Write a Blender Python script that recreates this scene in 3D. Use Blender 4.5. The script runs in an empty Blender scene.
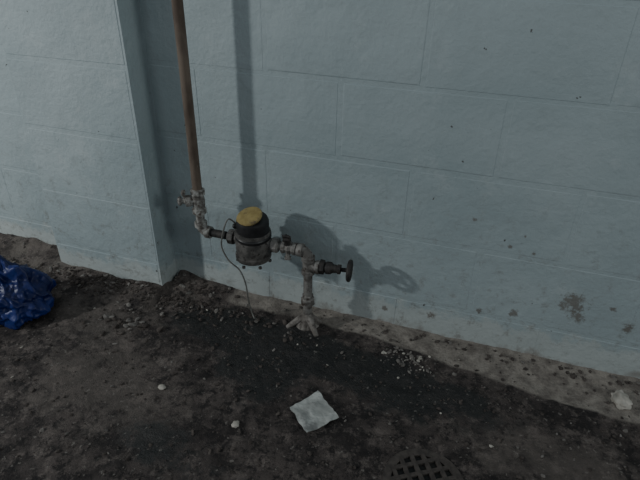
import bpy, bmesh, random
from math import *
from mathutils import Vector, Matrix, noise, Euler
random.seed(7)
C=bpy.context.scene.collection
# ---------------------------------------------------------------- materials
def new_mat(name,rough=.8,metal=0.):
    m=bpy.data.materials.new(name); m.use_nodes=True
    nt=m.node_tree; b=nt.nodes['Principled BSDF']
    b.inputs['Roughness'].default_value=rough; b.inputs['Metallic'].default_value=metal
    return m,nt,b
def N(nt,t,**k):
    n=nt.nodes.new(t)
    for a,v in k.items(): setattr(n,a,v)
    return n
def noise_fac(nt,scale,detail=5,rough=.6,lo=.4,hi=.6,vec=None,stretch=None):
    tc=N(nt,'ShaderNodeTexCoord'); src=tc.outputs['Object']
    if stretch:
        mp=N(nt,'ShaderNodeMapping'); mp.inputs['Scale'].default_value=stretch
        nt.links.new(src,mp.inputs[0]); src=mp.outputs[0]
    n=N(nt,'ShaderNodeTexNoise'); n.inputs['Scale'].default_value=scale
    n.inputs['Detail'].default_value=detail; n.inputs['Roughness'].default_value=rough
    nt.links.new(src,n.inputs['Vector'])
    r=N(nt,'ShaderNodeMapRange'); r.inputs[1].default_value=lo; r.inputs[2].default_value=hi
    nt.links.new(n.outputs['Fac'],r.inputs[0]); return r.outputs[0]
def mix(nt,fac,a,b,mode='MIX'):
    m=N(nt,'ShaderNodeMix',data_type='RGBA',blend_type=mode)
    for i,v in ((0,fac),(6,a),(7,b)):
        if isinstance(v,bpy.types.NodeSocket): nt.links.new(v,m.inputs[i])
        else: m.inputs[i].default_value=v if i==0 else (*v,1)
    return m.outputs[2]
def math(nt,op,a,b=0.):
    m=N(nt,'ShaderNodeMath',operation=op)
    for i,v in enumerate((a,b)):
        if isinstance(v,bpy.types.NodeSocket): nt.links.new(v,m.inputs[i])
        else: m.inputs[i].default_value=v
    return m.outputs[0]
def bump(nt,b,h,strength=.4,dist=.002):
    n=N(nt,'ShaderNodeBump'); n.inputs['Strength'].default_value=strength; n.inputs['Distance'].default_value=dist
    nt.links.new(h,n.inputs['Height']); nt.links.new(n.outputs[0],b.inputs['Normal'])
def mottled(name,c1,c2,scale,rough=.7,metal=0.,c3=None,s3=60,lo3=.6,hi3=.66,bs=.4,bd=.001,stretch=None):
    m,nt,b=new_mat(name,rough,metal)
    col=mix(nt,noise_fac(nt,scale,stretch=stretch),c1,c2)
    if c3: col=mix(nt,noise_fac(nt,s3,lo=lo3,hi=hi3,stretch=stretch),col,c3)
    nt.links.new(col,b.inputs['Base Color'])
    bump(nt,b,noise_fac(nt,scale*3,lo=.2,hi=.8),bs,bd); return m

def wall_mat():
    m,nt,b=new_mat('painted_block',.6)
    c=mix(nt,noise_fac(nt,3.0,6,.6,.33,.67),(.305,.37,.387),(.38,.445,.46))
    c=mix(nt,math(nt,'MULTIPLY',noise_fac(nt,12,7,.75,.5,.72),.5),c,(.27,.32,.33))
    c=mix(nt,math(nt,'MULTIPLY',noise_fac(nt,7,7,.75,.57,.70),.4),c,(.48,.53,.535))
    geo=N(nt,'ShaderNodeNewGeometry'); sx=N(nt,'ShaderNodeSeparateXYZ'); nt.links.new(geo.outputs['Position'],sx.inputs[0])
    n1=noise_fac(nt,16,6,.7,.3,.75)
    z=math(nt,'ADD',sx.outputs['Z'],math(nt,'MULTIPLY',n1,-.09))
    mb=N(nt,'ShaderNodeMapRange'); mb.inputs[1].default_value=.06; mb.inputs[2].default_value=.035; nt.links.new(z,mb.inputs[0])
    c=mix(nt,math(nt,'MULTIPLY',mb.outputs[0],.5),c,(.50,.52,.495))
    mr=N(nt,'ShaderNodeMapRange'); mr.inputs[1].default_value=-.02; mr.inputs[2].default_value=-.06; nt.links.new(z,mr.inputs[0])
    c=mix(nt,math(nt,'MULTIPLY',mr.outputs[0],.7),c,(.20,.175,.15))
    mr2=N(nt,'ShaderNodeMapRange'); mr2.inputs[1].default_value=.55; mr2.inputs[2].default_value=.05; nt.links.new(sx.outputs['Z'],mr2.inputs[0])
    c=mix(nt,math(nt,'MULTIPLY',math(nt,'MULTIPLY',noise_fac(nt,24,7,.8,.54,.64),mr2.outputs[0]),.6),c,(.17,.16,.14))
    c=mix(nt,noise_fac(nt,46,3,.5,.725,.75),c,(.09,.09,.085))
    for (px,pz,r) in ((1.215,.205,.045),(1.235,.165,.025),(1.31,.21,.012),(1.03,.34,.010),(.93,.40,.008),(1.06,.375,.006),(1.08,.135,.02),(1.09,.33,.007),(.99,.12,.014),(1.36,.16,.02),(.72,.06,.014),(.86,.07,.018)):
        d=N(nt,'ShaderNodeVectorMath',operation='DISTANCE'); nt.links.new(geo.outputs['Position'],d.inputs[0]); d.inputs[1].default_value=(px,0,pz)
        dd=math(nt,'ADD',d.outputs['Value'],math(nt,'MULTIPLY',noise_fac(nt,60,6,.75,.3,.7),r*1.3))
        mm=N(nt,'ShaderNodeMapRange'); mm.inputs[1].default_value=r*1.4; mm.inputs[2].default_value=r*1.0; nt.links.new(dd,mm.inputs[0])
        c=mix(nt,math(nt,'MULTIPLY',mm.outputs[0],.75),c,(.13,.11,.088))
    nt.links.new(c,b.inputs['Base Color'])
    h=math(nt,'ADD',noise_fac(nt,70,6,.65,.25,.75),math(nt,'MULTIPLY',noise_fac(nt,9,3,.5,.3,.7),2.5))
    bump(nt,b,h,.45,.003); return m
M_wall=wall_mat()
M_rust=mottled('rusty_pipe_paint',(.11,.082,.063),(.19,.150,.118),22,.8,.1,(.33,.30,.26),35,.65,.72,stretch=(1,1,.35))
M_galv=mottled('aged_galvanised',(.13,.122,.112),(.26,.25,.235),45,.65,.3,(.065,.050,.042),70,.54,.66)
M_paintfit=mottled('paint_spotted_fitting',(.11,.10,.09),(.36,.36,.34),60,.75,.1,(.08,.062,.050),90,.55,.66)
M_dark=mottled('dark_iron',(.022,.021,.021),(.060,.054,.050),50,.65,.3)
M_bronze=mottled('meter_bronze',(.075,.072,.068),(.16,.152,.142),40,.6,.3,(.035,.031,.028),70,.54,.66)
M_black=mottled('register_black_plastic',(.010,.010,.011),(.020,.020,.021),30,.45)
M_yellow=mottled('yellow_lid',(.27,.205,.075),(.36,.28,.11),45,.6,0,(.13,.10,.055),42,.56,.72)
M_cement=mottled('cement_gob',(.15,.135,.12),(.27,.25,.23),40,.9,0,(.06,.05,.045),50,.5,.65,.8,.003)
M_wire=mottled('wire_grey',(.18,.18,.165),(.11,.11,.10),60,.5)
M_paper=mottled('grey_paper',(.32,.33,.315),(.47,.485,.465),25,.8,0,(.21,.215,.21),18,.54,.64)
M_chip=mottled('plaster_chip',(.34,.32,.28),(.50,.47,.42),30,.9)
M_peb=mottled('brown_debris',(.042,.034,.030),(.095,.080,.071),60,.95)
M_peb2=mottled('grey_debris',(.12,.11,.10),(.21,.195,.18),60,.95)
M_drain=mottled('drain_iron',(.085,.073,.065),(.050,.043,.039),60,.9,.1)
M_hole=mottled('drain_basin_black',(.006,.006,.006),(.012,.011,.010),30,.6)  # near-black colour for the basin below the grate
def bag_mat():
    m,nt,b=new_mat('blue_plastic_film',.42)
    nt.links.new(mix(nt,noise_fac(nt,12),(.007,.013,.07),(.012,.028,.15)),b.inputs['Base Color'])
    b.inputs['Specular IOR Level'].default_value=.35
    bump(nt,b,noise_fac(nt,35,3,.5,.2,.8),.6,.004); return m
M_bag=bag_mat()
def floor_mat():
    m,nt,b=new_mat('dirty_concrete_floor',.85)
    at=N(nt,'ShaderNodeAttribute',attribute_name='zone'); sep=N(nt,'ShaderNodeSeparateColor'); nt.links.new(at.outputs['Color'],sep.inputs[0])
    wet,con,dust=sep.outputs[0],sep.outputs[1],sep.outputs[2]
    c=mix(nt,noise_fac(nt,6,9,.72,.42,.60),(.026,.021,.020),(.092,.075,.068))
    c=mix(nt,math(nt,'MULTIPLY',noise_fac(nt,17,9,.8,.50,.60),.75),c,(.170,.142,.128))
    c=mix(nt,math(nt,'MULTIPLY',noise_fac(nt,29,9,.8,.49,.57),.92),c,(.012,.010,.010))
    n=noise_fac(nt,11,8,.75,.25,.75)
    def thr(v,k):
        s=math(nt,'ADD',v,math(nt,'MULTIPLY',math(nt,'SUBTRACT',n,.5),k))
        mr=N(nt,'ShaderNodeMapRange'); mr.inputs[1].default_value=.38; mr.inputs[2].default_value=.62; nt.links.new(s,mr.inputs[0]); return mr.outputs[0]
    c=mix(nt,math(nt,'MULTIPLY',thr(dust,1.1),.45),c,(.170,.145,.128))
    w=math(nt,'MULTIPLY',thr(wet,1.0),.82)
    c=mix(nt,w,c,(.012,.014,.014))
    cc=mix(nt,noise_fac(nt,22,9,.75,.40,.60),(.36,.325,.285),(.17,.148,.13))
    c=mix(nt,math(nt,'MULTIPLY',thr(con,.6),.92),c,cc)
    c=mix(nt,math(nt,'MULTIPLY',noise_fac(nt,75,4,.6,.63,.68),.55),c,(.27,.25,.225))
    nt.links.new(c,b.inputs['Base Color'])
    r=N(nt,'ShaderNodeMapRange'); r.inputs[3].default_value=.9; r.inputs[4].default_value=.5; nt.links.new(w,r.inputs[0]); nt.links.new(r.outputs[0],b.inputs['Roughness'])
    bump(nt,b,noise_fac(nt,60,8,.75,.2,.8),.9,.006); return m
M_floor=floor_mat()

# ---------------------------------------------------------------- mesh helpers
def obj_from(name,verts,faces,mat,parent=None,smooth=False):
    me=bpy.data.meshes.new(name); me.from_pydata([tuple(v) for v in verts],[],faces); me.update()
    for m in (mat if isinstance(mat,list) else [mat]): me.materials.append(m)
    o=bpy.data.objects.new(name,me); C.objects.link(o)
    if smooth:
        for p in me.polygons: p.use_smooth=True
    if parent: o.parent=parent
    return o
def empty(name):
    e=bpy.data.objects.new(name,None); e.empty_display_size=.05; C.objects.link(e); return e
def frame(d):
    d=Vector(d).normalized(); a=Vector((0,0,1)) if abs(d.z)<.9 else Vector((1,0,0))
    u=a.cross(d).normalized(); return d,u,d.cross(u)
def lathe(name,prof,origin,axis,mat,seg=32,parent=None,smooth=None):
    d,u,w=frame(axis); o=Vector(origin); V=[];F=[]
    for r,t in prof:
        for i in range(seg):
            a=2*pi*i/seg; V.append(o+d*t+(u*cos(a)+w*sin(a))*r)
    for k in range(len(prof)-1):
        for i in range(seg):
            j=(i+1)%seg; F.append((k*seg+i,k*seg+j,(k+1)*seg+j,(k+1)*seg+i))
    F.append(tuple(reversed(range(seg)))); n=(len(prof)-1)*seg; F.append(tuple(range(n,n+seg)))
    ob=obj_from(name,V,F,mat,parent)
    if seg>8:
        for p in ob.data.polygons: p.use_smooth=len(p.vertices)==4
        ob.data.set_sharp_from_angle(angle=radians(35))
    return ob
def sweep(name,pts,r,mat,seg=20,parent=None):
    pts=[Vector(p) for p in pts]; V=[];F=[]
    t0=(pts[1]-pts[0]).normalized(); _,u,w=frame(t0)
    for k,p in enumerate(pts):
        t=(pts[min(k+1,len(pts)-1)]-pts[max(k-1,0)]).normalized()
        u=(u-t*u.dot(t)).normalized(); w=t.cross(u)
        rr=r[k] if isinstance(r,list) else r
        for i in range(seg):
            a=2*pi*i/seg; V.append(p+(u*cos(a)+w*sin(a))*rr)
    for k in range(len(pts)-1):
        for i in range(seg):
            j=(i+1)%seg; F.append((k*seg+i,k*seg+j,(k+1)*seg+j,(k+1)*seg+i))
    F.append(tuple(reversed(range(seg)))); n=(len(pts)-1)*seg; F.append(tuple(range(n,n+seg)))
    return obj_from(name,V,F,mat,parent,True)
def spline(P,n=10):
    P=[Vector(p) for p in P]; P=[P[0]*2-P[1]]+P+[P[-1]*2-P[-2]]; out=[]
    for i in range(1,len(P)-2):
        a,b,c,d=P[i-1:i+3]
        for k in range(n):
            t=k/n; out.append(.5*((2*b)+(c-a)*t+(2*a-5*b+4*c-d)*t*t+(3*b-a-3*c+d)*t**3))
    out.append(P[-2]); return out
def fitting_elbow(name,corner,d1,d2,R,rp,rc,mat,parent):
    c=Vector(corner); d1=Vector(d1); d2=Vector(d2)
    cen=c+d1*R+d2*R; pts=[]
    for i in range(13):
        a=pi/2*i/12; pts.append(cen-d2*R*cos(a)-d1*R*sin(a))
    sweep(name,pts,rp,mat,24,parent)
    for i,d in enumerate((d1,d2)):
        lathe(f'{name}_collar_{i+1}',[(rp*.9,R-.008),(rc,R-.006),(rc,R+.008),(rc*.93,R+.010),(rp*.8,R+.010)],c,d,mat,28,parent)

# ---------------------------------------------------------------- walls
RH=.2032; Z0=.1086; BL=.4064
def blocks(name,x0,x1,y,height,depth,offsets,mat):
    """painted CMU: bevelled block faces with a shallow, paint-filled mortar bed"""
    V=[];F=[]
    def blk(a,b,c,d):
        n=len(V); jit=random.uniform(-.0004,.0004); y0=y+.0045; y1=y+jit
        bl,br,bb,bt=[random.uniform(.0045,.0095) for _ in range(4)]
        j=lambda: random.uniform(-.0014,.0014)
        V.extend([(a,y0,c),(b,y0,c),(b,y0,d),(a,y0,d),(a+bl+j(),y1,c+bb+j()),(b-br+j(),y1,c+bb+j()),(b-br+j(),y1,d-bt+j()),(a+bl+j(),y1,d-bt+j())])
        F.extend([(n+4,n+5,n+6,n+7),(n,n+1,n+5,n+4),(n+1,n+2,n+6,n+5),(n+2,n+3,n+7,n+6),(n+3,n,n+4,n+7)])
    k=-1; z=Z0-RH
    while z<height:
        g=.0007
        za=max(z,-.06)+g; zb=min(z+RH,height)-g
        off=offsets[k%2]
        if off is None: blk(x0,x1,za,zb)
        else:
            s=off-BL*20
            while s<x1:
                a=max(s,x0);b=min(s+BL,x1)
                if b-a>.03: blk(a+g if a>x0 else a,b-g if b<x1 else b,za,zb)
                s+=BL
        z+=RH;k+=1
    n=len(V); yb=y+.0010; yk=y+depth
    V.extend([(x0,yb,-.06),(x1,yb,-.06),(x1,yb,height),(x0,yb,height),(x0,yk,-.06),(x1,yk,-.06),(x1,yk,height),(x0,yk,height)])
    F.extend([(n,n+1,n+2,n+3),(n+5,n+4,n+7,n+6),(n+4,n,n+3,n+7),(n+1,n+5,n+6,n+2),(n+3,n+2,n+6,n+7),(n+4,n+5,n+1,n)])
    return obj_from(name,V,F,mat)
blocks('wall_back',-1.9,3.0,0,2.4,.2,{0:.9615,1:.7583},M_wall)
blocks('wall_pilaster',-.406,0.0,-.0909,2.4,.0915,{0:None,1:None},M_wall)

# ---------------------------------------------------------------- floor
DR=(.925,-.505); DRr=.088
def sm(a,b,x):
    t=max(0,min(1,(x-a)/(b-a))); return t*t*(3-2*t)
def H(x,y):
    v=Vector((x,y,0))
    h=noise.fractal(v*5,.8,2,5)*.006+noise.fractal(v*28+Vector((3,1,0)),.9,2,4)*.0034
    edge=-.0909 if -.42<x<.01 else 0.
    dy=edge-y
    h+=.022*exp(-(dy/.07)**2)*sm(.30,.0,x)*(1+.8*noise.noise(v*14))
    h+=.006*exp(-(dy/.05)**2)
    h+=.010*exp(-((x-.507)**2+(y+.095)**2)/.05**2)
    d=hypot(x-DR[0],y-DR[1]); k=sm(DRr+.005,DRr+.05,d)
    return h*k+(-.002)*(1-k)
def blob(x,y,cx,cy,rx,ry): return exp(-(((x-cx)/rx)**2+((y-cy)/ry)**2))
def build_floor():
    x0,x1,y0,y1=-1.9,3.0,-2.4,.03; sx=.0085
    xs=[];x=x0
    while x<x1: xs.append(x); x+= sx if -.95<x<1.7 else .03
    xs.append(x1); ys=[];y=y0
    while y<y1: ys.append(y); y+= .03 if y<-.75 else sx
    ys.append(y1)
    V=[(a,b,H(a,b)) for b in ys for a in xs]; n=len(xs); F=[]
    for j in range(len(ys)-1):
        for i in range(n-1):
            cx=(xs[i]+xs[i+1])/2; cy=(ys[j]+ys[j+1])/2
            if hypot(cx-DR[0],cy-DR[1])<DRr-.012: continue
            F.append((j*n+i,j*n+i+1,(j+1)*n+i+1,(j+1)*n+i))
    o=obj_from('floor',V,F,M_floor,None,True)
    ca=o.data.color_attributes.new('zone','FLOAT_COLOR','POINT')
    for i,(x,y,z) in enumerate(V):
        wet=1.1*blob(x,y,.30,-.17,.22,.08)+1.1*blob(x,y,.62,-.20,.26,.07)+.9*blob(x,y,.45,-.32,.12,.12)+.7*blob(x,y,.90,-.27,.25,.08)+.6*blob(x,y,.35,-.62,.2,.1)
        yl=-.080-.09*sm(.6,1.4,x)
        con=sm(yl-.02,yl+.03,y)*(.68*sm(.16,.25,x)+.32*sm(.5,.66,x))+.4*sm(-.17,-.12,y)*sm(-.1,-.3,x)
        dust=.8*blob(x,y,.1,-.5,.3,.17)+.7*blob(x,y,-.1,-.25,.2,.12)+.7*blob(x,y,1.2,-.35,.3,.12)+.6*sm(-.2,-.1,y)*sm(.25,.05,x)
        ca.data[i].color=(min(1,wet),min(1,con),min(1,dust),1)
build_floor()

# drain
dr=empty('floor_drain')
lathe('basin',[(DRr-.002,-.004),(DRr-.002,-.09),(.0001,-.09)],(DR[0],DR[1],0),(0,0,1),M_hole,40,dr)
def ring(name,ri,ro,z0,z1,c,mat,parent,seg=48):
    V=[];F=[]
    for r,z in ((ri,z0),(ro,z0),(ro,z1),(ri,z1)):
        for i in range(seg): V.append((c[0]+r*cos(2*pi*i/seg),c[1]+r*sin(2*pi*i/seg),z))
    for k in range(4):
        for i in range(seg):
            j=(i+1)%seg; a=k*seg;b=((k+1)%4)*seg; F.append((a+i,a+j,b+j,b+i))
    return obj_from(name,V,F,mat,parent)
ring('rim',DRr-.016,DRr+.002,-.010,.0005,DR,M_drain,dr)
V=[];F=[]
def box(c,hx,hy,hz,ang):
    n=len(V)
    for sx_ in(-1,1):
        for sy_ in(-1,1):
            for sz_ in(-1,1):
                x=hx*sx_;y=hy*sy_; V.append((c[0]+x*cos(ang)-y*sin(ang),c[1]+x*sin(ang)+y*cos(ang),c[2]+hz*sz_))
    for f in ((0,1,3,2),(4,6,7,5),(0,4,5,1),(2,3,7,6),(0,2,6,4),(1,5,7,3)): F.append(tuple(n+i for i in f))
for ang,st in ((.55,.026),(.55+pi/2,.026)):
    for k in range(-2,3):
        o=(k)*st; L=sqrt(max(0,(DRr-.010)**2-o*o))
        if L>.01: box((DR[0]-o*sin(ang),DR[1]+o*cos(ang),-.003+(.0003 if ang>1 else 0)),L,.0048,.004,ang)
obj_from('grate_bars',V,F,M_drain,dr)

# ---------------------------------------------------------------- piping
Y=-.091; PX=.172; PZ=.266; RX=.507
rp=empty('water_pipe')
lathe('riser',[(.0125,0),(.0135,.002),(.0135,2.0)],(PX,Y,.40),(0,0,1),M_rust,32,rp)
lathe('lower_run',[(.0125,0),(.0125,.055)],(PX,Y,.275),(0,0,1),M_paintfit,28,rp)
fitting_elbow('inlet_elbow',(PX,Y,PZ),(0,0,1),(1,0,0),.022,.0145,.0185,M_paintfit,rp)
lathe('inlet_nipple',[(.012,0),(.012,.05)],(PX+.03,Y,PZ),(1,0,0),M_dark,28,rp)
lathe('outlet_nipple',[(.012,0),(.012,.10)],(.39,Y,PZ),(1,0,0),M_galv,28,rp)
fitting_elbow('outlet_elbow',(RX,Y,PZ),(-1,0,0),(0,0,-1),.022,.0150,.0195,M_galv,rp)
lathe('down_pipe',[(.013,0),(.013,.255)],(RX,Y,-.01),(0,0,1),M_galv,28,rp)
lathe('pipe_union',[(.014,0),(.021,.002),(.021,.018),(.017,.022),(.017,.032),(.014,.034)],(RX,Y,.085),(0,0,1),M_galv,8,rp)
lathe('tee_body',[(.013,0),(.019,.001),(.019,.012),(.016,.014),(.016,.044),(.019,.046),(.019,.056),(.013,.057)],(RX,Y,.192),(0,0,1),M_galv,28,rp)
lathe('tee_branch',[(.016,0),(.016,.022),(.0195,.023),(.0195,.034),(.013,.035)],(RX,Y,.22),(1,0,0),M_galv,28,rp)
sv=empty('shutoff_valve')
lathe('body',[(.014,0),(.021,.002),(.021,.014),(.017,.018),(.019,.032),(.019,.044),(.017,.056),(.021,.060),(.021,.074),(.014,.077)],(PX,Y,.325),(0,0,1),M_paintfit,10,sv)
lathe('bonnet',[(.012,0),(.014,.012),(.018,.016),(.018,.028),(.010,.032),(.008,.045)],(PX-.004,Y-.004,.366),(-1,-.35,-.05),M_paintfit,8,sv)
lathe('stem_knob',[(.004,0),(.012,.001),(.014,.004),(.012,.009),(.004,.010)],(PX-.044,Y-.018,.364),(-1,-.35,-.05),M_galv,12,sv)
sweep('lever',spline([(PX-.03,Y-.014,.366),(PX-.034,Y-.022,.388),(PX-.026,Y-.03,.402)],6),[.005]*6+[.006]*7,M_paintfit,10,sv)

gv=empty('gate_valve')
gd=Vector((1,.10,0)).normalized(); g0=Vector((RX,Y,.221))
gu=Vector((-gd.y,gd.x,0))
lathe('hex_end',[(.014,0),(.021,.001),(.021,.014),(.015,.016)],g0+gd*.033,gd,M_dark,6,gv)
lathe('body',[(.014,0),(.018,.006),(.018,.018),(.013,.024),(.011,.036),(.014,.037),(.014,.046),(.006,.048),(.006,.074)],g0+gd*.048,gd,M_dark,24,gv)
hc=g0+gd*.119
def rim(a,r): return hc+gu*(r*cos(a))+Vector((0,0,r*sin(a)))
sweep('handwheel_rim',[rim(2*pi*i/36,.026) for i in range(37)],.006,M_dark,12,gv)
lathe('handwheel_hub',[(.006,-.006),(.011,-.005),(.011,.006),(.005,.008)],hc,gd,M_dark,20,gv)
for k in range(4):
    sweep(f'handwheel_spoke_{k+1}',[hc,rim(k*pi/2+.4,.025)],.006,M_dark,8,gv)

wm=empty('water_meter'); MX=.340
Zm=PZ
lathe('lower_case',[(.020,-.060),(.040,-.058),(.050,-.052),(.052,-.044),(.052,-.038),(.047,-.036),(.050,-.015),(.050,.012),(.046,.026),(.052,.028),(.052,.036),(.040,.040)],(MX,Y-.004,Zm),(0,0,1),M_bronze,40,wm)
for s,nm in ((-1,'inlet'),(1,'outlet')):
    lathe(nm+'_spud',[(.026,.025),(.018,.052),(.014,.060),(.014,.072)],(MX,Y,Zm),(s,0,0),M_bronze,28,wm)
    lathe(nm+'_coupling_nut',[(.014,.058),(.0225,.060),(.0225,.076),(.016,.080)],(MX,Y,Zm),(s,0,0),M_bronze if s<0 else M_galv,8,wm)
for i in range(6):
    a=i*pi/3+.3
    lathe(f'case_bolt_{i+1}',[(.005,0),(.005,.006)],(MX+.047*cos(a),Y-.004+.047*sin(a),Zm-.066),(0,0,1),M_bronze,6,wm)
ax=Vector((.05,-.12,1)).normalized(); base=Vector((MX+.002,Y-.004,Zm+.030))
lathe('register_housing',[(.046,-.012),(.052,-.010),(.052,-.002),(.049,.002),(.046,.012),(.046,.040),(.043,.048),(.030,.050)],base,ax,M_black,36,wm)
ax2=Vector((-.18,-.34,1)).normalized()
lathe('register_lid',[(.030,-.002),(.037,0),(.038,.004),(.036,.008),(.030,.0095),(.001,.010)],base+ax*.050+Vector((-.007,-.002,.001)),ax2,M_yellow,36,wm)
lathe('lid_hinge',[(.004,-.012),(.004,.012)],base+ax*.048+Vector((-.01,.036,.0)),(1,0,0),M_black,12,wm)
lathe('wire_port',[(.008,0),(.008,.012),(.005,.016)],base+Vector((-.038,-.014,.02)),(-1,-.3,0),M_black,14,wm)
sc=empty('stop_cock')
lathe('body',[(.013,0),(.019,.001),(.019,.010),(.016,.014),(.020,.022),(.016,.030),(.019,.034),(.019,.044),(.013,.045)],(.428,Y,PZ),(1,0,0),M_galv,8,sc)
lathe('spindle',[(.009,0),(.009,.020),(.012,.022),(.012,.032),(.006,.034)],(.448,Y-.004,PZ+.008),(0,-.3,1),M_dark,8,sc)
sweep('tee_handle',[(.437,Y-.018,PZ+.044),(.448,Y-.016,PZ+.046),(.459,Y-.015,PZ+.042)],[.004,.005,.004],M_dark,10,sc)
lathe('drain_cap',[(.007,0),(.007,.014),(.010,.015),(.010,.022)],(.448,Y-.004,PZ-.012),(0,-.15,-1),M_galv,8,sc)
wire=spline([(.300,Y-.022,.325),(.285,Y-.04,.345),(.268,Y-.045,.30),(.258,Y-.04,.25),(.275,Y-.035,.205),(.305,Y-.03,.175),(.322,Y-.03,.13),(.325,Y-.025,.07),(.332,Y-.02,.02),(.345,Y-.03,.006)],10)
sweep('meter_wire',wire,.0022,M_wire,8,wm)

def lumpy(name,c,rx,ry,rz,mat,seed,sub=4,amp=.25,fr=3.,parent=None,flat=-.3,rotz=0.):
    bm=bmesh.new(); bmesh.ops.create_icosphere(bm,subdivisions=sub,radius=1)
    for v in bm.verts:
        p=v.co.copy(); k=1+amp*noise.fractal(p*fr*.5+Vector((seed,seed*2,0)),.8,2,3)
        v.co=p*k
        if v.co.z<flat: v.co.z=flat
        v.co=Vector((v.co.x*rx,v.co.y*ry,v.co.z*rz))
    me=bpy.data.meshes.new(name); bm.to_mesh(me); bm.free(); me.materials.append(mat)
    for p in me.polygons: p.use_smooth=True
    o=bpy.data.objects.new(name,me); o.location=c; o.rotation_euler=(0,0,rotz); C.objects.link(o)
    if parent: o.parent=parent
    return o
ft=empty('cement_pipe_footing')
g=H(RX,Y)
lathe('collar',[(.040,-.012),(.034,.002),(.024,.014),(.018,.030),(.0135,.040)],(RX,Y,g),(0,0,1),M_cement,20,ft)
for i,(a,L) in enumerate(((-2.65,.062),(-.75,.058),(-1.6,.035),(.6,.04))):
    e=(RX+L*cos(a),Y+L*sin(a)); pts=spline([(RX,Y,g+.030),(RX+.45*L*cos(a),Y+.45*L*sin(a),g+.016),(e[0],e[1],H(*e)-.002)],6)
    sweep(f'ridge_{i+1}',pts,[.013-.0005*k for k in range(len(pts))],M_cement,12,ft)

# ---------------------------------------------------------------- blue bag
def bag():
    bm=bmesh.new(); bmesh.ops.create_icosphere(bm,subdivisions=6,radius=1)
    for v in bm.verts:
        p=v.co.copy()
        r=1+.22*noise.fractal(p*1.3+Vector((5,2,1)),.8,2,2)
        rg=0
        for s,w in ((2.2,.11),(4.5,.05),(9,.018)):
            rg+=w*(1-2*abs(noise.noise(p*s+Vector((9,3,s)))))*1.6
        r+=rg-.08
        q=p*r
        if p.z>.3:
            a=atan2(p.y,p.x); q.z+= .35*(p.z-.3)*(1+.8*sin(3*a+1)); q.x*=1-.35*(p.z-.3); q.y*=1-.35*(p.z-.3)
        if q.z<-.62: q.z=-.62+.03*noise.noise(p*6)
        v.co=Vector((q.x*.115,q.y*.09,(q.z+.62)*.088))
    me=bpy.data.meshes.new('blue_plastic_bag'); bm.to_mesh(me); bm.free(); me.materials.append(M_bag)
    for p in me.polygons: p.use_smooth=True
    o=bpy.data.objects.new('blue_plastic_bag',me); o.location=(-.378,-.325,H(-.378,-.325)-.002); C.objects.link(o)
bag()

# ---------------------------------------------------------------- paper
def sheet(name,corners,mat,amp,seed,n=22,zoff=.005):
    A,B,Cc,D=[Vector((*c,0)) for c in corners]; V=[];F=[]
    for j in range(n+1):
        for i in range(n+1):
            s=i/n;t=j/n; p=(A*(1-s)+B*s)*(1-t)+(D*(1-s)+Cc*s)*t
            edge=.003*noise.noise(Vector((s*5,t*5,seed)))
            p+=Vector((edge,edge,0))
            f=1-2*abs(noise.noise(Vector((p.x*22,p.y*22,seed))))
            z=amp*f+amp*.5*noise.noise(p*60)+ .004*abs(s-.5)
            V.append((p.x,p.y,H(p.x,p.y)+zoff+max(-.002,z)))
    for j in range(n):
        for i in range(n):
            a=j*(n+1)+i; F.append((a,a+1,a+n+2,a+n+1))
    o=obj_from(name,V,F,mat); m=o.modifiers.new('s','SOLIDIFY'); m.thickness=.0015; return o
sheet('paper_scrap',[(.576,-.413),(.624,-.336),(.700,-.400),(.642,-.472)],M_paper,.0035,2.)
lumpy('plaster_chunk',(1.372,-.098,H(1.372,-.098)+.004),.022,.030,.014,M_chip,3,4,.35,4)
lumpy('plaster_chunk',(.235,-.455,H(.235,-.455)+.002),.010,.008,.006,M_chip,8,3,.3,4)
lumpy('plaster_chunk',(.47,-.50,H(.47,-.50)+.002),.009,.010,.005,M_chip,12,3,.3,4)

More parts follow.
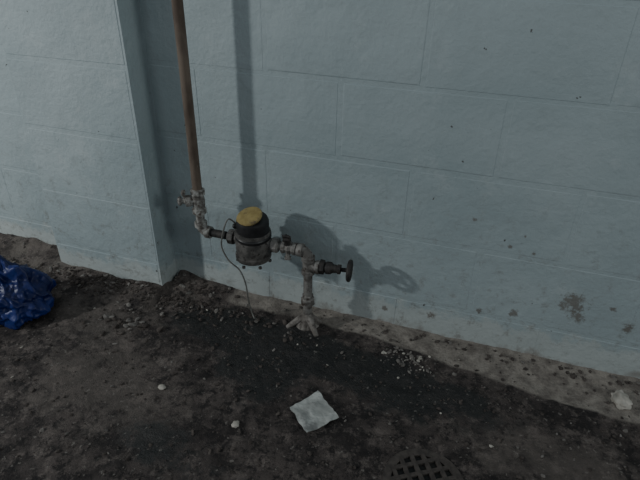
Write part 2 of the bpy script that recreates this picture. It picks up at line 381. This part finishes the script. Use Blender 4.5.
# ---------------------------------------------------------------- rubble
def rubble():
    V=[];F=[];MI=[]
    ico=bmesh.new(); bmesh.ops.create_icosphere(ico,subdivisions=1,radius=1)
    iv=[v.co.copy() for v in ico.verts]; ifc=[tuple(v.index for v in f.verts) for f in ico.faces]; ico.free()
    def add(x,y,s,mi):
        if hypot(x-DR[0],y-DR[1])<DRr+.01: return
        if y>-.012 or (-.42<x<.012 and y>-.1): return
        if hypot(x+.378,y+.325)<.13: return
        if hypot(x-.507,y+.1)<.05: return
        if hypot(x-.635,y+.405)<.07 or hypot(x-1.372,y+.098)<.03: return
        n=len(V); e=Euler((random.random()*.6,random.random()*.6,random.random()*6)).to_matrix()
        sc=Vector((s*random.uniform(.7,1.5),s*random.uniform(.6,1.1),s*random.uniform(.35,.7)))
        z=H(x,y)+s*.2
        for p in iv:
            q=p*random.uniform(.75,1.2); q=e@Vector((q.x*sc.x,q.y*sc.y,q.z*sc.z)); V.append((x+q.x,y+q.y,z+q.z))
        for f in ifc: F.append(tuple(n+i for i in f)); MI.append(mi)
    for _ in range(1700): add(random.uniform(-.9,1.6),random.uniform(-.75,0),random.choice((.002,.0025,.003,.004,.006)),0 if random.random()<.9 else 1)
    for _ in range(480): add(random.gauss(-.15,.3),-.1-abs(random.gauss(0,.04)),random.uniform(.003,.009),0 if random.random()<.85 else 1)
    for _ in range(90): add(random.gauss(.1,.05),-abs(random.gauss(.05,.05)),random.uniform(.004,.010),0 if random.random()<.75 else 1)
    for _ in range(90): add(random.gauss(.827,.036),random.gauss(-.135,.026),random.choice((.002,.003,.004,.007)),random.choice((1,1,1,2)))
    for _ in range(60): add(random.uniform(.6,1.6),-abs(random.gauss(.03,.03)),random.uniform(.003,.008),random.choice((0,0,0,1)))
    for _ in range(18): add(random.uniform(-.4,1.4),random.uniform(-.6,-.05),random.uniform(.003,.005),2)
    for _ in range(40): add(random.gauss(-.02,.06),random.gauss(-.27,.03),random.uniform(.004,.012),random.choice((0,0,1)))
    o=obj_from('rubble_debris',V,F,[M_peb,M_peb2,M_chip])
    for p,m in zip(o.data.polygons,MI): p.material_index=m
rubble()

# ---------------------------------------------------------------- light
def light(name,loc,e,r,col):
    l=bpy.data.lights.new(name,'POINT'); l.energy=e; l.shadow_soft_size=r; l.color=col
    o=bpy.data.objects.new(name,l); o.location=loc; C.objects.link(o)
light('lamp_light',(-1.75,-1.55,1.13),94,.06,(.97,1.,.99))
light('room_light',(3.2,-1.5,1.7),54,.25,(.95,1.,.98))
w=bpy.data.worlds.new('World'); bpy.context.scene.world=w; w.use_nodes=True
w.node_tree.nodes['Background'].inputs[0].default_value=(.84,.93,1.,1); w.node_tree.nodes['Background'].inputs[1].default_value=.25

# ---------------------------------------------------------------- camera
f=Vector((-.2660,.8237,-.5007)); r=Vector((.9476,.3186,.0207)); u=Vector((-.1766,.4690,.8654))
f.normalize(); r=(r-f*r.dot(f)).normalized(); u=r.cross(f)
cam=bpy.data.cameras.new('camera'); co=bpy.data.objects.new('camera',cam); C.objects.link(co)
mt=Matrix((( r.x,u.x,-f.x,.9173),(r.y,u.y,-f.y,-1.2575),(r.z,u.z,-f.z,1.0185),(0,0,0,1)))
co.matrix_world=mt; cam.sensor_width=36; cam.lens=518.73/640*36; cam.clip_start=.02
bpy.context.scene.camera=co
